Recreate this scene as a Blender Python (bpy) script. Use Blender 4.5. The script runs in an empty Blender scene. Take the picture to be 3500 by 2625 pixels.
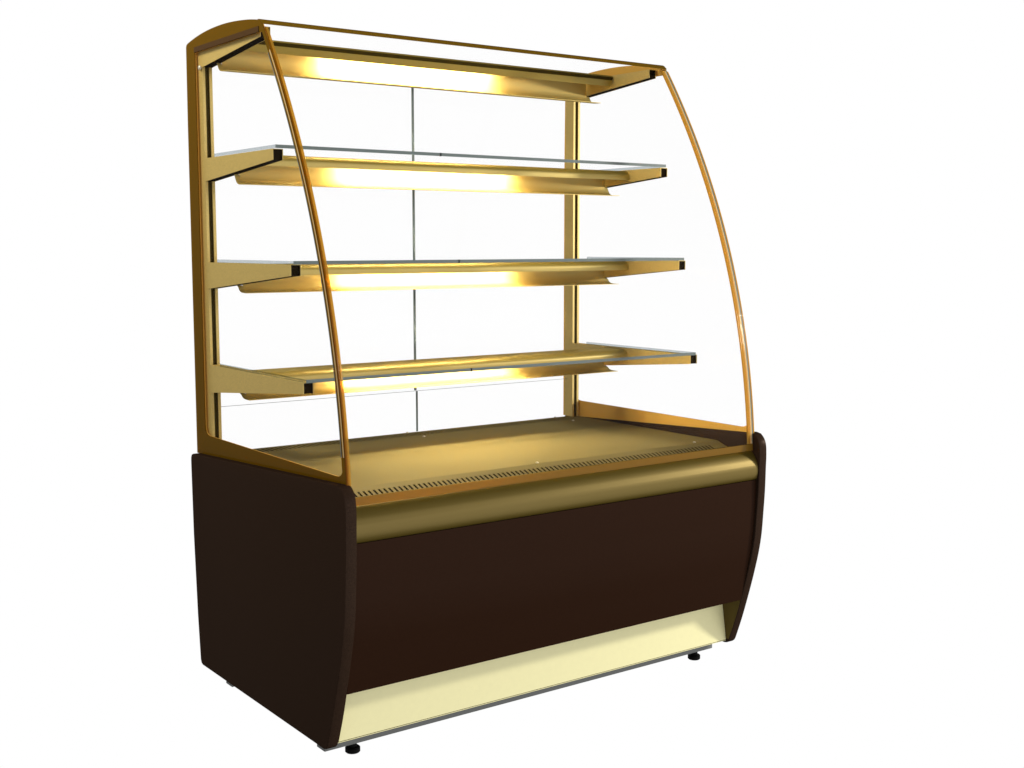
import bpy, bmesh, math
from mathutils import Vector, Matrix

sc = bpy.context.scene
col = sc.collection

# ------------------------------------------------------------------ materials
def new_mat(name):
    m = bpy.data.materials.new(name); m.use_nodes = True
    nt = m.node_tree; nt.nodes.clear()
    out = nt.nodes.new('ShaderNodeOutputMaterial')
    return m, nt, out

def speckled(nt, c, amount, scale):
    """base colour with a fine sprayed-paint grain"""
    tc = nt.nodes.new('ShaderNodeTexCoord')
    n = nt.nodes.new('ShaderNodeTexNoise'); n.inputs['Scale'].default_value = scale
    n.inputs['Detail'].default_value = 3.0; n.inputs['Roughness'].default_value = .7
    nt.links.new(tc.outputs['Object'], n.inputs['Vector'])
    mr = nt.nodes.new('ShaderNodeMapRange')
    mr.inputs['From Min'].default_value = .3; mr.inputs['From Max'].default_value = .7
    mr.inputs['To Min'].default_value = 1 - amount; mr.inputs['To Max'].default_value = 1 + amount
    nt.links.new(n.outputs['Fac'], mr.inputs['Value'])
    mul = nt.nodes.new('ShaderNodeVectorMath'); mul.operation = 'SCALE'
    mul.inputs[0].default_value = c
    nt.links.new(mr.outputs['Result'], mul.inputs['Scale'])
    return mul.outputs['Vector'], n

def metal_paint(name, diff, glos, w, rough, grain=.12, scale=500, aniso=0):
    """lacquered metal: diffuse flakes under a satin reflecting coat"""
    m, nt, out = new_mat(name)
    d = nt.nodes.new('ShaderNodeBsdfDiffuse'); g = nt.nodes.new('ShaderNodeBsdfAnisotropic')
    mx = nt.nodes.new('ShaderNodeMixShader')
    cd, n = speckled(nt, diff, grain, scale); nt.links.new(cd, d.inputs['Color'])
    g.inputs['Color'].default_value = (*glos, 1); g.inputs['Roughness'].default_value = rough
    g.inputs['Anisotropy'].default_value = aniso
    b = nt.nodes.new('ShaderNodeBump'); b.inputs['Strength'].default_value = .15; b.inputs['Distance'].default_value = .0006
    nt.links.new(n.outputs['Fac'], b.inputs['Height'])
    nt.links.new(b.outputs['Normal'], g.inputs['Normal'])
    mx.inputs['Fac'].default_value = w
    nt.links.new(d.outputs[0], mx.inputs[1]); nt.links.new(g.outputs[0], mx.inputs[2])
    nt.links.new(mx.outputs[0], out.inputs['Surface'])
    return m

def plain(name, c, rough=.6, spec=.2, grain=.05, scale=300):
    m, nt, out = new_mat(name)
    p = nt.nodes.new('ShaderNodeBsdfPrincipled')
    cc, n = speckled(nt, c, grain, scale); nt.links.new(cc, p.inputs['Base Color'])
    p.inputs['Roughness'].default_value = rough; p.inputs['Specular IOR Level'].default_value = spec
    nt.links.new(p.outputs[0], out.inputs['Surface'])
    return m

def clear_glass(name, tint, refl):
    m, nt, out = new_mat(name)
    t = nt.nodes.new('ShaderNodeBsdfTransparent'); t.inputs['Color'].default_value = (*tint, 1)
    g = nt.nodes.new('ShaderNodeBsdfAnisotropic'); g.inputs['Roughness'].default_value = .02
    mx = nt.nodes.new('ShaderNodeMixShader'); mx.inputs['Fac'].default_value = refl
    nt.links.new(t.outputs[0], mx.inputs[1]); nt.links.new(g.outputs[0], mx.inputs[2])
    nt.links.new(mx.outputs[0], out.inputs['Surface'])
    return m

def tinted_film(name, tint, diff, w, refl=.04):
    """translucent printed band: part lets tinted light through, part scatters"""
    m, nt, out = new_mat(name)
    t = nt.nodes.new('ShaderNodeBsdfTransparent'); t.inputs['Color'].default_value = (*tint, 1)
    d = nt.nodes.new('ShaderNodeBsdfDiffuse'); d.inputs['Color'].default_value = (*diff, 1)
    mx = nt.nodes.new('ShaderNodeMixShader'); mx.inputs['Fac'].default_value = w
    nt.links.new(t.outputs[0], mx.inputs[1]); nt.links.new(d.outputs[0], mx.inputs[2])
    g = nt.nodes.new('ShaderNodeBsdfAnisotropic'); g.inputs['Roughness'].default_value = .1
    m2 = nt.nodes.new('ShaderNodeMixShader'); m2.inputs['Fac'].default_value = refl
    nt.links.new(mx.outputs[0], m2.inputs[1]); nt.links.new(g.outputs[0], m2.inputs[2])
    nt.links.new(m2.outputs[0], out.inputs['Surface'])
    return m

M = {}
M['gold'] = metal_paint('gold_paint', (.55, .40, .125), (.78, .61, .27), .24, .42, .24, 380)
M['fitting'] = metal_paint('fitting_metal', (.30, .21, .035), (.88, .70, .30), .26, .40, .14, 420)
M['reflector'] = metal_paint('reflector_metal', (.20, .14, .018), (.93, .75, .32), .50, .62, .10, 420)
M['deck'] = metal_paint('deck_metal', (.215, .170, .066), (.95, .82, .46), .030, .42, .05, 500)
M['bumper'] = metal_paint('bumper_metal', (.072, .050, .006), (.92, .70, .30), .11, .40, .05, 500)
M['brown'] = metal_paint('brown_paint', (.0325, .0185, .0120), (.8, .60, .5), .006, .32, .40, 450)
M['front'] = metal_paint('brown_front_paint', (.0265, .0110, .0056), (.5, .42, .38), .008, .35, .08, 300)
M['shade_fill'] = plain('dark_shade_fill', (.012, .007, .002), .9, .02)  # near-black that carries the shade of hollows and gaps
M['slot'] = plain('post_slot', (.045, .030, .004), .8, .05)
M['arm_tone'] = plain('arm_through_print', (.070, .032, .005), .5, .05, .02)
M['kick_reflection'] = metal_paint('kick_reflection_olive', (.075, .050, .014), (.8, .65, .3), .06, .35, .05)
M['cream'] = plain('cream_paint', (.98, .92, .52), .5, .15, .015, 60)
M['steel'] = plain('zinc_steel', (.17, .175, .17), .55, .3)
M['rubber'] = plain('black_rubber', (.0025, .0025, .0025), .7, .1)
M['screw'] = metal_paint('screw_metal', (.55, .50, .40), (.8, .75, .6), .4, .4, .02)
M['clear'] = clear_glass('clear_glass', (.9985, .9985, .9985), .003)
M['edge'] = plain('glass_edge', (.150, .185, .180), .4, .2, .02)
M['thinline'] = plain('glass_joint', (.16, .17, .17), .5, .1, .02)
M['edge_side'] = clear_glass('glass_side_edge', (.52, .56, .57), .01)
M['amber'] = tinted_film('amber_print_lit', (.88, .56, .14), (.98, .62, .13), .66, .012)  # lit copy of the border print, brightness put into the colour
M['amber_shaded'] = tinted_film('amber_print_shaded', (.34, .22, .03), (.30, .160, .008), .42, .010)  # shaded copy of the same border print
M['amber_front'] = tinted_film('amber_print_front', (.60, .40, .12), (.48, .28, .04), .34, .012)
M['gold_print'] = tinted_film('gold_print_front', (.88, .58, .16), (.62, .37, .05), .46, .012)
M['amber_dark'] = tinted_film('amber_print_dark', (.62, .28, .02), (.34, .15, .006), .48, .012)
M['amber_top'] = tinted_film('amber_print_top', (.40, .25, .04), (.26, .15, .012), .60, .012)
M['edge_glint'] = tinted_film('polished_edge_glint', (.9, .66, .28), (.95, .72, .32), .6, .06)  # pale colour carries the polished edge's reflection of white
M['amber_orange'] = tinted_film('polished_edge_orange', (.85, .45, .06), (.90, .45, .05), .6, .06)
m, nt, out = new_mat('lamp_glow')
em = nt.nodes.new('ShaderNodeEmission'); em.inputs['Color'].default_value = (1, .90, .66, 1); em.inputs['Strength'].default_value = 88
nt.links.new(em.outputs[0], out.inputs['Surface']); M['lamp'] = m

# ------------------------------------------------------------------ mesh helpers
root = bpy.data.objects.new('display_case', None); col.objects.link(root)
root.location = (0.65, 0.37, 0.0145)
root['label'] = 'tall brown pastry display case with curved glass front and gold shelf frames'
root['category'] = 'display case'
bpy.context.view_layer.update()

def smooth(me, ang=32):
    bm = bmesh.new(); bm.from_mesh(me)
    bmesh.ops.remove_doubles(bm, verts=bm.verts, dist=1e-6)
    bmesh.ops.recalc_face_normals(bm, faces=bm.faces)
    for f in bm.faces: f.smooth = True
    for e in bm.edges:
        if len(e.link_faces) == 2: e.smooth = e.calc_face_angle(0) < math.radians(ang)
        else: e.smooth = False
    bm.to_mesh(me); bm.free()

def link(name, me, mats, parent=root, label=None):
    for mm in (mats if isinstance(mats, (list, tuple)) else [mats]): me.materials.append(M[mm])
    o = bpy.data.objects.new(name, me); col.objects.link(o)
    o.parent = parent
    o.matrix_parent_inverse = parent.matrix_world.inverted() if parent is root else Matrix.Identity(4)
    if parent is not root:
        o.matrix_parent_inverse = Matrix.Identity(4)
    if label: o['label'] = label
    return o

def extrude(name, loops, x0, x1, mat, parent=root, bevel=0, ang=32, edge_mat=None, label=None):
    """closed (y,z) outlines (first outer, others holes) extruded along x"""
    cu = bpy.data.curves.new(name, 'CURVE'); cu.dimensions = '2D'; cu.fill_mode = 'BOTH'
    cu.extrude = (x1 - x0) / 2 - bevel; cu.bevel_depth = bevel; cu.bevel_resolution = 2
    cu.offset = -bevel
    for lp in loops:
        sp = cu.splines.new('POLY'); sp.points.add(len(lp) - 1); sp.use_cyclic_u = True
        for i, (y, z) in enumerate(lp): sp.points[i].co = (y, z, 0, 1)
    o = bpy.data.objects.new('tmp', cu); col.objects.link(o)
    dg = bpy.context.evaluated_depsgraph_get()
    me = bpy.data.meshes.new_from_object(o.evaluated_get(dg))
    bpy.data.objects.remove(o)
    me.name = name
    xm = (x0 + x1) / 2
    for v in me.vertices:
        a, b, c = v.co; v.co = (xm + c, a, b)
    me.materials.clear()
    smooth(me, ang)
    if edge_mat:
        ob = link(name, me, [mat, edge_mat], parent, label)
        for p in me.polygons: p.material_index = 0 if abs(p.normal.x) > .7 else 1
        return ob
    return link(name, me, mat, parent, label)

def sheet_path(name, pts, th, x0, x1, mat, parent=root, ang=40, label=None):
    """open (y,z) path given a thickness, extruded along x"""
    P = [Vector((y, z)) for y, z in pts]; L = []
    for i, p in enumerate(P):
        a = P[max(i - 1, 0)]; b = P[min(i + 1, len(P) - 1)]
        t = (b - a).normalized(); n = Vector((-t.y, t.x)); L.append(p + n * th)
    lp = [tuple(p) for p in P] + [tuple(p) for p in reversed(L)]
    return extrude(name, [lp], x0, x1, mat, parent, 0, ang, None, label)

def box_bm(bm, x0, x1, y0, y1, z0, z1, mi=0):
    v = [bm.verts.new(c) for c in ((x0,y0,z0),(x1,y0,z0),(x1,y1,z0),(x0,y1,z0),(x0,y0,z1),(x1,y0,z1),(x1,y1,z1),(x0,y1,z1))]
    for q in ((0,3,2,1),(4,5,6,7),(0,1,5,4),(1,2,6,5),(2,3,7,6),(3,0,4,7)):
        bm.faces.new([v[i] for i in q]).material_index = mi

def from_bm(name, bm, mats, parent=root, label=None, bevel=0, sm=False):
    if bevel:
        bmesh.ops.bevel(bm, geom=bm.edges[:], offset=bevel, segments=2, affect='EDGES', profile=.5)
    me = bpy.data.meshes.new(name); bm.to_mesh(me); bm.free()
    if sm: smooth(me)
    return link(name, me, mats, parent, label)

def box(name, x0, x1, y0, y1, z0, z1, mat, parent=root, label=None, bevel=0):
    bm = bmesh.new(); box_bm(bm, x0, x1, y0, y1, z0, z1)
    return from_bm(name, bm, mat, parent, label, bevel)

def cyl(name, x, y, z0, z1, r, mat, parent=root, seg=32, axis='z', bev=0):
    bm = bmesh.new()
    bmesh.ops.create_cone(bm, cap_ends=True, segments=seg, radius1=r, radius2=r, depth=z1 - z0)
    if bev:
        es = [e for e in bm.edges if len(e.link_faces) == 2 and any(len(f.verts) > 4 for f in e.link_faces)]
        bmesh.ops.bevel(bm, geom=es, offset=bev, segments=2, affect='EDGES')
    if axis == 'z': bmesh.ops.translate(bm, verts=bm.verts, vec=(x, y, (z0 + z1) / 2))
    else:
        bmesh.ops.rotate(bm, verts=bm.verts, cent=(0, 0, 0), matrix=Matrix.Rotation(math.pi / 2, 3, 'Y'))
        bmesh.ops.translate(bm, verts=bm.verts, vec=((z0 + z1) / 2, x, y))
    return from_bm(name, bm, mat, parent, None, 0, True)

def spline(pts, n=6):
    """Catmull-Rom through open points"""
    out = []
    for i in range(len(pts) - 1):
        p0 = pts[max(i - 1, 0)]; p1 = pts[i]; p2 = pts[i + 1]; p3 = pts[min(i + 2, len(pts) - 1)]
        for k in range(n):
            t = k / n
            out.append(tuple(.5 * (2 * p1[j] + (-p0[j] + p2[j]) * t + (2*p0[j] - 5*p1[j] + 4*p2[j] - p3[j]) * t*t + (-p0[j] + 3*p1[j] - 3*p2[j] + p3[j]) * t**3) for j in (0, 1)))
    out.append(tuple(pts[-1])); return out

def round_loop(pts, rad, n=5):
    """round the corners of a closed polygon; rad = one radius or a list"""
    N = len(pts); out = []
    for i in range(N):
        r = rad[i] if isinstance(rad, (list, tuple)) else rad
        p = Vector(pts[i]); a = (Vector(pts[i - 1]) - p); b = (Vector(pts[(i + 1) % N]) - p)
        if r <= 0 or a.length < r * 1.01 or b.length < r * 1.01: out.append(tuple(p)); continue
        a = p + a.normalized() * r; b = p + b.normalized() * r
        for k in range(n + 1):
            t = k / n; out.append(tuple(a * (1-t)**2 + p * 2*t*(1-t) + b * t*t))
    return out

W = 1.3
# ------------------------------------------------------------------ lower cabinet
PANEL = [(-.030, .6835)] + spline([(-.045, .6805), (-.0575, .668), (-.0645, .650), (-.0663, .620), (-.0655, .590), (-.0640, .525), (-.0605, .470),
          (-.0555, .405), (-.0465, .350), (-.0325, .293), (-.0215, .253), (-.0075, .206), (.0095, .152), (.0245, .110), (.0342, .084)], 4) \
        + [(.0385, .0765), (.045, .0716), (.053, .070), (.748, .070), (.757, .073), (.762, .082), (.773, .204), (.7855, .423), (.7895, .622),
           (.7885, .632), (.784, .6395), (.776, .6425)]
for x0, x1 in ((0, .028), (W - .028, W)):
    extrude('side_panel', [PANEL], x0, x1, 'brown', bevel=.0022, ang=50,
            label='brown side panel at the near end' if x0 == 0 else 'brown side panel at the far end')
FP = spline([(-.0555, .556), (-.0545, .5), (-.0515, .45), (-.048, .405), (-.040, .35), (-.0278, .293), (-.019, .253), (-.0085, .2085)], 5)
extrude('front_panel', [FP + [(-.0045, .2085)] + [(y + .004, z) for y, z in reversed(FP)][1:]], .0282, W - .0282, 'front', ang=40)
BP = [(.052, .6330), (.049, .6345), (.025, .6368), (.0028, .6355)] + spline([(-.018, .6365), (-.0325, .6345), (-.0445, .6260), (-.0545, .6120), (-.0603, .5975)], 6) \
     + spline([(-.0616, .590), (-.0618, .580), (-.0605, .5700), (-.0578, .5620), (-.0545, .5575)], 4)
sheet_path('bumper_rail', BP, .003, .0284, W - .0284, 'bumper', ang=60)
kick = extrude('kick_panel', [[(.0458, .0808), (.0480, .0808), (.0670, .2020), (.0648, .2020)]], .0286, W - .0286, 'cream')
extrude('kick_flange', [[(.0462, .0775), (.0700, .0775), (.0700, .0790), (.0462, .0790)]], .0286, W - .0286, 'cream', kick)
box('shadow_gap', .0290, W - .0290, .0475, .07, .0791, .0807, 'shade_fill', kick)  # dark strip, the gap's shade put into its colour
box('cabinet_body', .0295, W - .0295, .085, .735, .085, .618, 'steel')
box('underside_plate', .0295, W - .0295, .06, .74, .0805, .0835, 'steel')
for y0 in (.10, .6187):
    box('base_rail', .0268, W - .0268, y0, y0 + .0388, .040, .0765, 'steel', bevel=.0015)
for fx in (.1095, 1.2185):
    for fy in (.1185, .638):
        f = cyl('foot', fx, fy, .0145, .0275, .0178, 'rubber', bev=.002)
        cyl('stem', fx, fy, .0276, .0398, .0100, 'rubber', f)

# ------------------------------------------------------------------ deck and grilles
deck = box('deck', .0290, W - .0290, .0935, .6605, .6435, .6470, 'deck')
def grille(name, a, b, s0, s1, mat, x0=.0290, x1=W - .0290, first=.0925, pitch=.01337, n=85, width=.0060):
    """punched plate between (y,z) a and b; slots between fractions s0..s1"""
    bm = bmesh.new()
    A = Vector((0, *a)); B = Vector((0, *b)); th = Vector((0, 0, -.0006))
    def P(x, s): v = A.lerp(B, s); return Vector((x, v.y, v.z))
    def slab(xa, xb, sa, sb):
        c = [P(xa, sa), P(xb, sa), P(xb, sb), P(xa, sb)]
        t = [bm.verts.new(q) for q in c]; d = [bm.verts.new(q + th) for q in c]
        bm.faces.new(t); bm.faces.new(d[::-1])
        for i in range(4): bm.faces.new((t[i], d[i], d[(i+1) % 4], t[(i+1) % 4]))
    slab(x0, x1, 0, s0); slab(x0, x1, s1, 1)
    x = x0
    for i in range(n):
        xs = first + i * pitch
        slab(x, xs, s0, s1); x = xs + width
    slab(x, x1, s0, s1)
    bmesh.ops.recalc_face_normals(bm, faces=bm.faces)
    return from_bm(name, bm, mat)
gf = grille('front_grille', (.0935, .6470), (.0525, .6325), .46, .97, 'deck')
extrude('duct_shade', [[(.0532, .6308), (.0930, .6452), (.0930, .6240), (.0532, .6240)]], .0292, W - .0292, 'shade_fill', gf)  # solid dark block painting the shade seen through the slots
gr = grille('rear_grille', (.6605, .6470), (.7360, .6462), .12, .78, 'deck', first=.1275, n=82)
box('duct_shade', .0292, W - .0292, .6610, .7350, .6195, .6450, 'shade_fill', gr)  # same painted shade under the rear slots
for sx in (.0815, .639, 1.190):
    for sy in (.1015, .638, .729):
        bm = bmesh.new(); bmesh.ops.create_uvsphere(bm, u_segments=16, v_segments=10, radius=.0042)
        bmesh.ops.scale(bm, verts=bm.verts, vec=(1, 1, .6)); bmesh.ops.translate(bm, verts=bm.verts, vec=(sx, sy, .6475))
        from_bm('screw', bm, 'screw', deck if sy < .7 else gr, sm=True)

# ------------------------------------------------------------------ shelf uprights
ARMS = {1: (.3638, 1.6984, 1.6745, 1.6440), 2: (.3102, 1.4154, 1.3899, 1.3570), 3: (.2302, 1.1497, 1.1240, 1.0817), 4: (.1776, .8833, .8577, .8107)}
def upright(xa, side):
    xb = xa + .026
    bm = bmesh.new()
    top = 1.6984
    for p0, p1 in ((xa, xa + .007), (xb - .0075, xb)):
        box_bm(bm, p0, p1, .7100, .7500, .6475, top)
    box_bm(bm, xa + .007, xb - .0075, .7440, .7500, .6475, top)
    o = from_bm('upright', bm, 'gold')
    box('slot_shade_strip', xa + .0070, xb - .0075, .7135, .7439, .6475, top - .002, 'slot', o)  # fills the hollow slot, its shade put into the dark colour
    for k, (yf, zt, zb, zr) in ARMS.items():
        yr = .7098; t = .0012
        bm = bmesh.new()
        def prism(x0, x1, pts, mi=0):
            a = [bm.verts.new((x0, y, z)) for y, z in pts]; b = [bm.verts.new((x1, y, z)) for y, z in pts]
            bm.faces.new(a[::-1]).material_index = mi; bm.faces.new(b).material_index = mi
            for i in range(len(pts)):
                j = (i + 1) % len(pts); bm.faces.new((a[i], a[j], b[j], b[i])).material_index = mi
        side_pts = [(yf, zb), (yr, zr), (yr, zt), (yf, zt)]
        prism(xa, xa + t, side_pts); prism(xb - t, xb, side_pts)
        prism(xa + t, xb - t, [(yf, zt - t), (yr, zt - t), (yr, zt), (yf, zt)])
        sl = (zb - zr) / (yr - yf)
        yi = yf + .003
        prism(xa + t, xb - t, [(yi, zb - (yi - yf) * sl + .0004), (yr, zr + .0004), (yr, zt - t), (yi, zt - t)], 1)  # solid filler painting the shade under and inside the hollow arm
        bmesh.ops.recalc_face_normals(bm, faces=bm.faces)
        from_bm('bracket_arm', bm, ['gold', 'shade_fill'], o)
    bx = xa - .004 if side == 0 else xb + .004
    bm = bmesh.new(); bmesh.ops.create_uvsphere(bm, u_segments=20, v_segments=12, radius=.0065)
    bmesh.ops.scale(bm, verts=bm.verts, vec=(.7, 1, 1)); bmesh.ops.translate(bm, verts=bm.verts, vec=(bx, .7168, 1.643))
    from_bm('bolt', bm, 'screw', o, sm=True)
upright(.030, 0); upright(W - .056, 1)

# ------------------------------------------------------------------ lights under the shelves
for k, (yf, zt, zb, zr) in ARMS.items():
    dy = .090 if k == 1 else 0
    if k == 1:
        hood = [(.640, zt - .0005), (.538, zt - .0005), (.529, zt - .0018), (.5235, zt - .0050), (.5390, zt - .0300)]
    else:
        hood = spline([(.545, zt - .0035), (.475, zt - .0035), (.462, zt - .0045), (.4525, zt - .0090), (.4465, zt - .0170), (.4470, zt - .0300)], 4)
    o = sheet_path('light_fitting', hood, -.0012 if k != 1 else -.0012, .0564, W - .0564, 'fitting', ang=50,
                   label='gold light fitting under the %s' % {1: 'roof', 2: 'topmost shelf', 3: 'middle shelf', 4: 'lowest shelf'}[k])
    if k == 1:
        sheet_path('rim', [(.5229, zt - .0052), (.5285, zt - .0136)], -.0012, .0566, W - .0566, 'slot', o)
    # lamp reflector: upright plate that curls forward to a thin lip
    y0 = .5608 + dy
    R = [(y0, zt - .0040), (y0, zt - .0300), (y0 - .0020, zt - .0450)] + spline([(y0 - .0055, zt - .0560), (y0 - .0120, zt - .0655), (y0 - .0230, zt - .0710), (y0 - .0400, zt - .0725), (y0 - .0580, zt - .0728)], 5)
    sl = (zb - zr) / (.7098 - yf); zi = zb - (y0 - yf) * sl          # underside of the arm where the reflector passes
    me_o = sheet_path('reflector', R, .0012, .0564, W - .0564, 'reflector', o, ang=50)
    # short wings that run on under the arms
    LW = [(y0 - .0005, zi - .0006)] + [(y, z) for y, z in R if z < zi - .003]
    for xa, xb in ((.0440, .0563), (W - .0563, W - .0440)):
        sheet_path('end_wing', LW, .0012, xa, xb, 'reflector', o, ang=50)
    zl = zt - (.0110 if k == 1 else .0165); yl = y0 - (.046 if k == 1 else .050)
    cyl('lamp_tube', yl, zl, .340, .900, .0070, 'lamp', o, 20, 'x')
    for xa, xb in ((.315, .3399), (.9001, .925)):
        box('lamp_holder', xa, xb, yl - .009, yl + .009, zl - .0075, zl + .0065, 'fitting', o)

# ------------------------------------------------------------------ glass shelves
for k in (2, 3, 4):
    yf, zt = ARMS[k][0] - .0135, ARMS[k][1]
    bm = bmesh.new(); box_bm(bm, .0305, W - .0485, yf, .650, zt + .0004, zt + .0084)
    for f in bm.faces:
        f.normal_update(); f.material_index = 0 if abs(f.normal.z) > .5 else (1 if f.normal.y < -.5 else (0 if f.normal.y > .5 else 2))
    s = from_bm('glass_shelf', bm, ['clear', 'edge', 'edge_side'], label='clear glass %s shelf with grey edge' % {2: 'top', 3: 'middle', 4: 'bottom'}[k])
    box('clip', .4800, .4835, yf - .0006, yf + .004, zt + .0002, zt + .0086, 'rubber', s)

# ------------------------------------------------------------------ curved front glass
def fy(z): return .032479839824719844*z**3 + .18284311129193673*z**2 - .22080184466391353*z + .018377374865651188
ZL = [.6362 + (1.690 - .6362) * i / 40 for i in range(41)]
FG = [(fy(z), z) for z in ZL] + [(.3330, 1.6990), (.3375, 1.7045), (.3440, 1.7080), (.3550, 1.7098)]
GX0, GX1 = .0205, W - .0205
def inset(path, th, s=-1):
    P = [Vector(p) for p in path]; L = []
    for i, p in enumerate(P):
        t = (P[min(i+1, len(P)-1)] - P[max(i-1, 0)]).normalized(); L.append(tuple(p + Vector((-t.y, t.x)) * th * s))
    return L
def strip(name, path, th, x0, x1, mat, parent, edge=None, off=0.0):
    """sheet of thickness th lying behind the outer path, between x0 and x1"""
    P = inset(path, off); Q = inset(path, off + th)
    return extrude(name, [P + Q[::-1]], x0, x1, mat, parent, 0, 40, None)
pane = strip('front_glass', FG, .005, GX0 + .0005, GX1 - .0005, 'clear', root)
low = [p for p in FG if p[1] < .6560]
low = [(fy(.6355), .6355), (fy(.6425), .6425), (fy(.648), .648), (fy(.6535), .6535)]
FS = [p for p in FG if p[1] > .6545]
strip('lower_print', low, .0008, GX0, GX1, 'amber_front', pane, off=-.0010)
FS = [(fy(.6545), .6545)] + FS
def bands(name, path, th, spans, parent, off):
    """one printed border made of side-by-side strips of different tone"""
    bm = bmesh.new(); P = inset(path, off); Q = inset(path, off + th); mats = []
    for xa, xb, mm in spans:
        if mm not in mats: mats.append(mm)
        mi = mats.index(mm)
        L = [[bm.verts.new((x, y, z)) for y, z in path_] for x in (xa, xb) for path_ in (P, Q)]
        a, b, c, d = L
        for i in range(len(P) - 1):
            for u, v in ((a, c), (c, d), (d, b), (b, a)):
                f = bm.faces.new((u[i], u[i + 1], v[i + 1], v[i])); f.material_index = mi; f.smooth = True
    bmesh.ops.recalc_face_normals(bm, faces=bm.faces)
    return from_bm(name, bm, mats, parent)
bands('side_print', FS[:-4], .0008, [(GX0 - .0003, GX0 + .0042, 'amber_dark'), (GX0 + .0042, GX0 + .0105, 'gold_print')], pane, -.0010)
bands('side_print', FS[:-4], .0008, [(GX1 - .0290, GX1 - .0180, 'gold_print'), (GX1 - .0180, GX1 - .0150, 'amber_orange'), (GX1 - .0150, GX1 - .0095, 'edge_glint'),
      (GX1 - .0095, GX1 - .0055, 'edge'), (GX1 - .0055, GX1 + .0003, 'gold_print')], pane, -.0010)
# bent upper edge of the front glass, printed
TOPB = [(fy(1.6968) , 1.6968), (.3345, 1.7015), (.3390, 1.7058), (.3450, 1.7088), (.3550, 1.7102)]
strip('upper_print', TOPB, .0012, GX0, GX1, 'amber_top', pane, off=-.0014)

# ------------------------------------------------------------------ side glass
ARCH = spline([(.3555, 1.7104), (.4000, 1.7170), (.4503, 1.7222), (.5050, 1.7262), (.5586, 1.7280), (.6160, 1.7275), (.6743, 1.7245), (.7300, 1.7185), (.7793, 1.7105)], 4)
OUT = [(fy(z) + .0022, z) for z in ZL if z > .684] + [(.3350, 1.7020), (.3420, 1.7080)] + ARCH + [(.7870, 1.7080), (.7908, 1.7020), (.7938, 1.5), (.7945, .6460), (.7943, .6410)]
OUT = [(-.0330, .6790)] + OUT
front_in = [(fy(z) + .0175, z) for z in [.720 + (1.6600 - .720) * i / 30 for i in range(31)]]
INN = [(.0120, .6952), (-.0020, .6965), (-.0120, .7005), (-.0178, .7080)] + front_in + [(.3290, 1.6740), (.3340, 1.6800), (.3430, 1.6815), (.7350, 1.6820)] + \
      [(.7355, .7250), (.7340, .7130), (.7290, .7035), (.7180, .6980), (.7050, .6967), (.4, .6960)]
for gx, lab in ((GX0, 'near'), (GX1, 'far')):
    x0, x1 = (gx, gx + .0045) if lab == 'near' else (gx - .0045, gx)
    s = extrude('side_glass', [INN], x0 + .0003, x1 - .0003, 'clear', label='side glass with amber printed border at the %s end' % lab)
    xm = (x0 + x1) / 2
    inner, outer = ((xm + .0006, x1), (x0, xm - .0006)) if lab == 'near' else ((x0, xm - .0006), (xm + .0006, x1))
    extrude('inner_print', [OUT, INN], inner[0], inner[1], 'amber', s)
    extrude('outer_print', [OUT, INN], outer[0], outer[1], 'amber_shaded', s)
    if lab == 'near':
        # polished front edge of the pane, seen from outside as a painted pale glint and a grey line
        for o0, th_, mm in ((.0035, .0040, 'edge_glint'), (.0145, .0020, 'edge')):
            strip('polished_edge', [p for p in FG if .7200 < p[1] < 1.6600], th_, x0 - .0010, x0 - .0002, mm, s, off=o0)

# added brown strip painting the near arm's darker look through the print
box('arm_tone_strip', .0188, .0203, .3490, .7350, 1.6822, 1.6950, 'arm_tone')
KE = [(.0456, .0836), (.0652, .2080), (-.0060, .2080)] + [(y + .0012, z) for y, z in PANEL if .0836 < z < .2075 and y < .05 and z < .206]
extrude('kick_reflection_plate', [KE], W - .0288, W - .0281, 'kick_reflection', kick)  # thin plate added to paint the kick panel's reflection on the side panel
extrude('kick_reflection_plate', [KE], .0281, .0288, 'kick_reflection', kick)
# roof glass following the arch
roof = [(y, z - .0003) for y, z in ARCH]
strip('roof_glass', roof, .0040, GX0 + .0048, GX1 - .0048, 'clear', root, off=.0002)

# ------------------------------------------------------------------ rear sliding glass
def pane_box(name, x0, x1, y0, y1, z0, z1, lab=None):
    bm = bmesh.new(); box_bm(bm, x0, x1, y0, y1, z0, z1)
    for f in bm.faces:
        f.normal_update(); f.material_index = 0
    return from_bm(name, bm, ['clear'], label=lab)
a = pane_box('rear_door', .0565, .6720, .7530, .7570, .7700, 1.6700, 'rear sliding glass door behind the near half')
box('door_edge', .6720, .6780, .7395, .7435, .7690, 1.6700, 'edge', a)
b = pane_box('rear_door', .6785, W - .0565, .7450, .7490, .7700, 1.6700, 'rear sliding glass door behind the far half')
c = pane_box('rear_pane', .0565, W - .0565, .7370, .7400, .6480, .7675)
box('top_joint', .0565, W - .0565, .7362, .7369, .7672, .7682, 'thinline', c)
box('pane_joint', .6738, .6796, .7355, .7369, .6475, .7668, 'edge', c)

# ------------------------------------------------------------------ camera
R_ = Vector((0.8072057758692183, -0.5902698586967595, -0.0005738619006082017))
U_ = Vector((0.0660094091378325, 0.08930299104156937, 0.9938147381158642))
D_ = Vector((0.5865676374542391, 0.8022508770360659, -0.11104925477559682))
cam = bpy.data.cameras.new('camera'); co = bpy.data.objects.new('camera', cam); col.objects.link(co)
mw = Matrix((R_, U_, -D_)).transposed().to_4x4(); mw.translation = Vector((-1.2333612260713285, -2.3513847102150875, 1.1922770668956961))
co.matrix_world = mw
cam.sensor_width = 36; cam.lens = 4229.694709292086 * 36 / 3500
cam.clip_start = .05; cam.clip_end = 200
sc.camera = co

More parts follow.
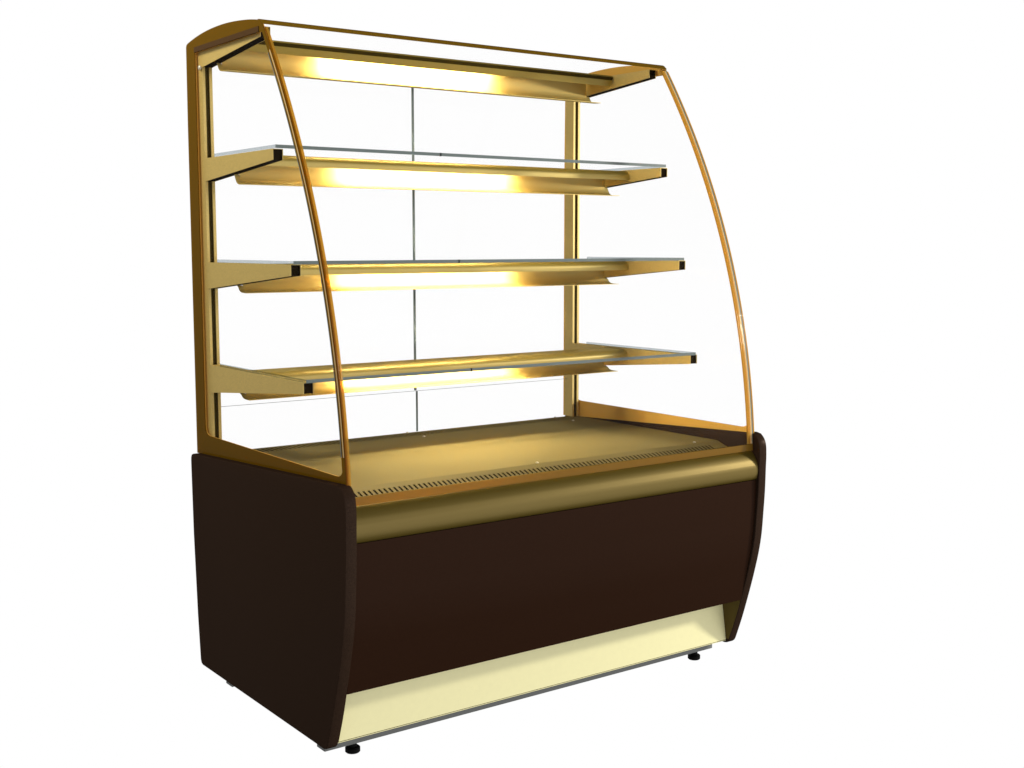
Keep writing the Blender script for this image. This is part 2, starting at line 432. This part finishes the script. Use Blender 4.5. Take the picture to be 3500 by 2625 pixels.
# ------------------------------------------------------------------ white world, its brightness by direction shaped for the shading
w = bpy.data.worlds.new('World'); sc.world = w; w.use_nodes = True
nt = w.node_tree; nt.nodes.clear()
wo = nt.nodes.new('ShaderNodeOutputWorld'); bg = nt.nodes.new('ShaderNodeBackground')
tc = nt.nodes.new('ShaderNodeTexCoord'); sep = nt.nodes.new('ShaderNodeSeparateXYZ')
nt.links.new(tc.outputs['Generated'], sep.inputs[0])
def ramp(sock, a, b, va, vb):
    r = nt.nodes.new('ShaderNodeMapRange'); r.interpolation_type = 'SMOOTHSTEP'
    r.inputs['From Min'].default_value = a; r.inputs['From Max'].default_value = b
    r.inputs['To Min'].default_value = va; r.inputs['To Max'].default_value = vb
    nt.links.new(sock, r.inputs['Value']); return r.outputs[0]
dot = nt.nodes.new('ShaderNodeVectorMath'); dot.operation = 'DOT_PRODUCT'
nt.links.new(tc.outputs['Generated'], dot.inputs[0]); dot.inputs[1].default_value = (.590, .807, 0)
ahead = ramp(dot.outputs['Value'], -.10, .35, 1.0, 1.0)
dim_below = ramp(sep.outputs['Z'], -.58, -.44, .08, 1.0)  # darkened low down to keep undersides dark
dim_above = ramp(sep.outputs['Z'], .34, .52, 1.0, .06)  # darkened high up so the lamp tubes dominate inside
mul0 = nt.nodes.new('ShaderNodeMath'); mul0.operation = 'MULTIPLY'
nt.links.new(dim_above, mul0.inputs[0]); nt.links.new(dim_below, mul0.inputs[1])
mul = nt.nodes.new('ShaderNodeMath'); mul.operation = 'MULTIPLY'
nt.links.new(ahead, mul.inputs[0]); nt.links.new(mul0.outputs[0], mul.inputs[1])
side = ramp(sep.outputs['X'], -.55, -.15, .42, 1.0)          # dimmed on the left to darken the side faces
front = ramp(sep.outputs['Y'], -.75, -.30, 1.35, 1.0)        # brightness added behind the camera to lift the kick panel
for extra in (side, front):
    mm_ = nt.nodes.new('ShaderNodeMath'); mm_.operation = 'MULTIPLY'
    nt.links.new(mul.outputs[0], mm_.inputs[0]); nt.links.new(extra, mm_.inputs[1]); mul = mm_
bg.inputs['Color'].default_value = (1, 1, 1, 1)
nt.links.new(mul.outputs[0], bg.inputs['Strength']); nt.links.new(bg.outputs[0], wo.inputs['Surface'])

# ------------------------------------------------------------------ studio lamps
def area(name, loc, target, size, power, colr=(1, 1, 1), size_y=None):
    l = bpy.data.lights.new(name, 'AREA'); l.energy = power; l.color = colr; l.size = size
    if size_y: l.shape = 'RECTANGLE'; l.size_y = size_y
    o = bpy.data.objects.new(name, l); col.objects.link(o); o.location = loc
    o.rotation_euler = (Vector(target) - Vector(loc)).to_track_quat('-Z', 'Y').to_euler()
    return o
area('studio_lamp', (4.0, -1.45, 1.55), (1.0, 0, .3), .35, 100, (1, .97, .88))

area('studio_lamp', (-1.15, .65, 2.55), (.1, .5, 1.3), .5, 24, (1, .94, .78))

sc.render.engine = 'CYCLES'
sc.cycles.max_bounces = 16; sc.cycles.transparent_max_bounces = 32
sc.cycles.diffuse_bounces = 5; sc.cycles.glossy_bounces = 6
sc.view_settings.view_transform = 'Standard'; sc.view_settings.look = 'None'
sc.view_settings.exposure = 0; sc.view_settings.gamma = 1; sc.view_settings.use_curve_mapping = False
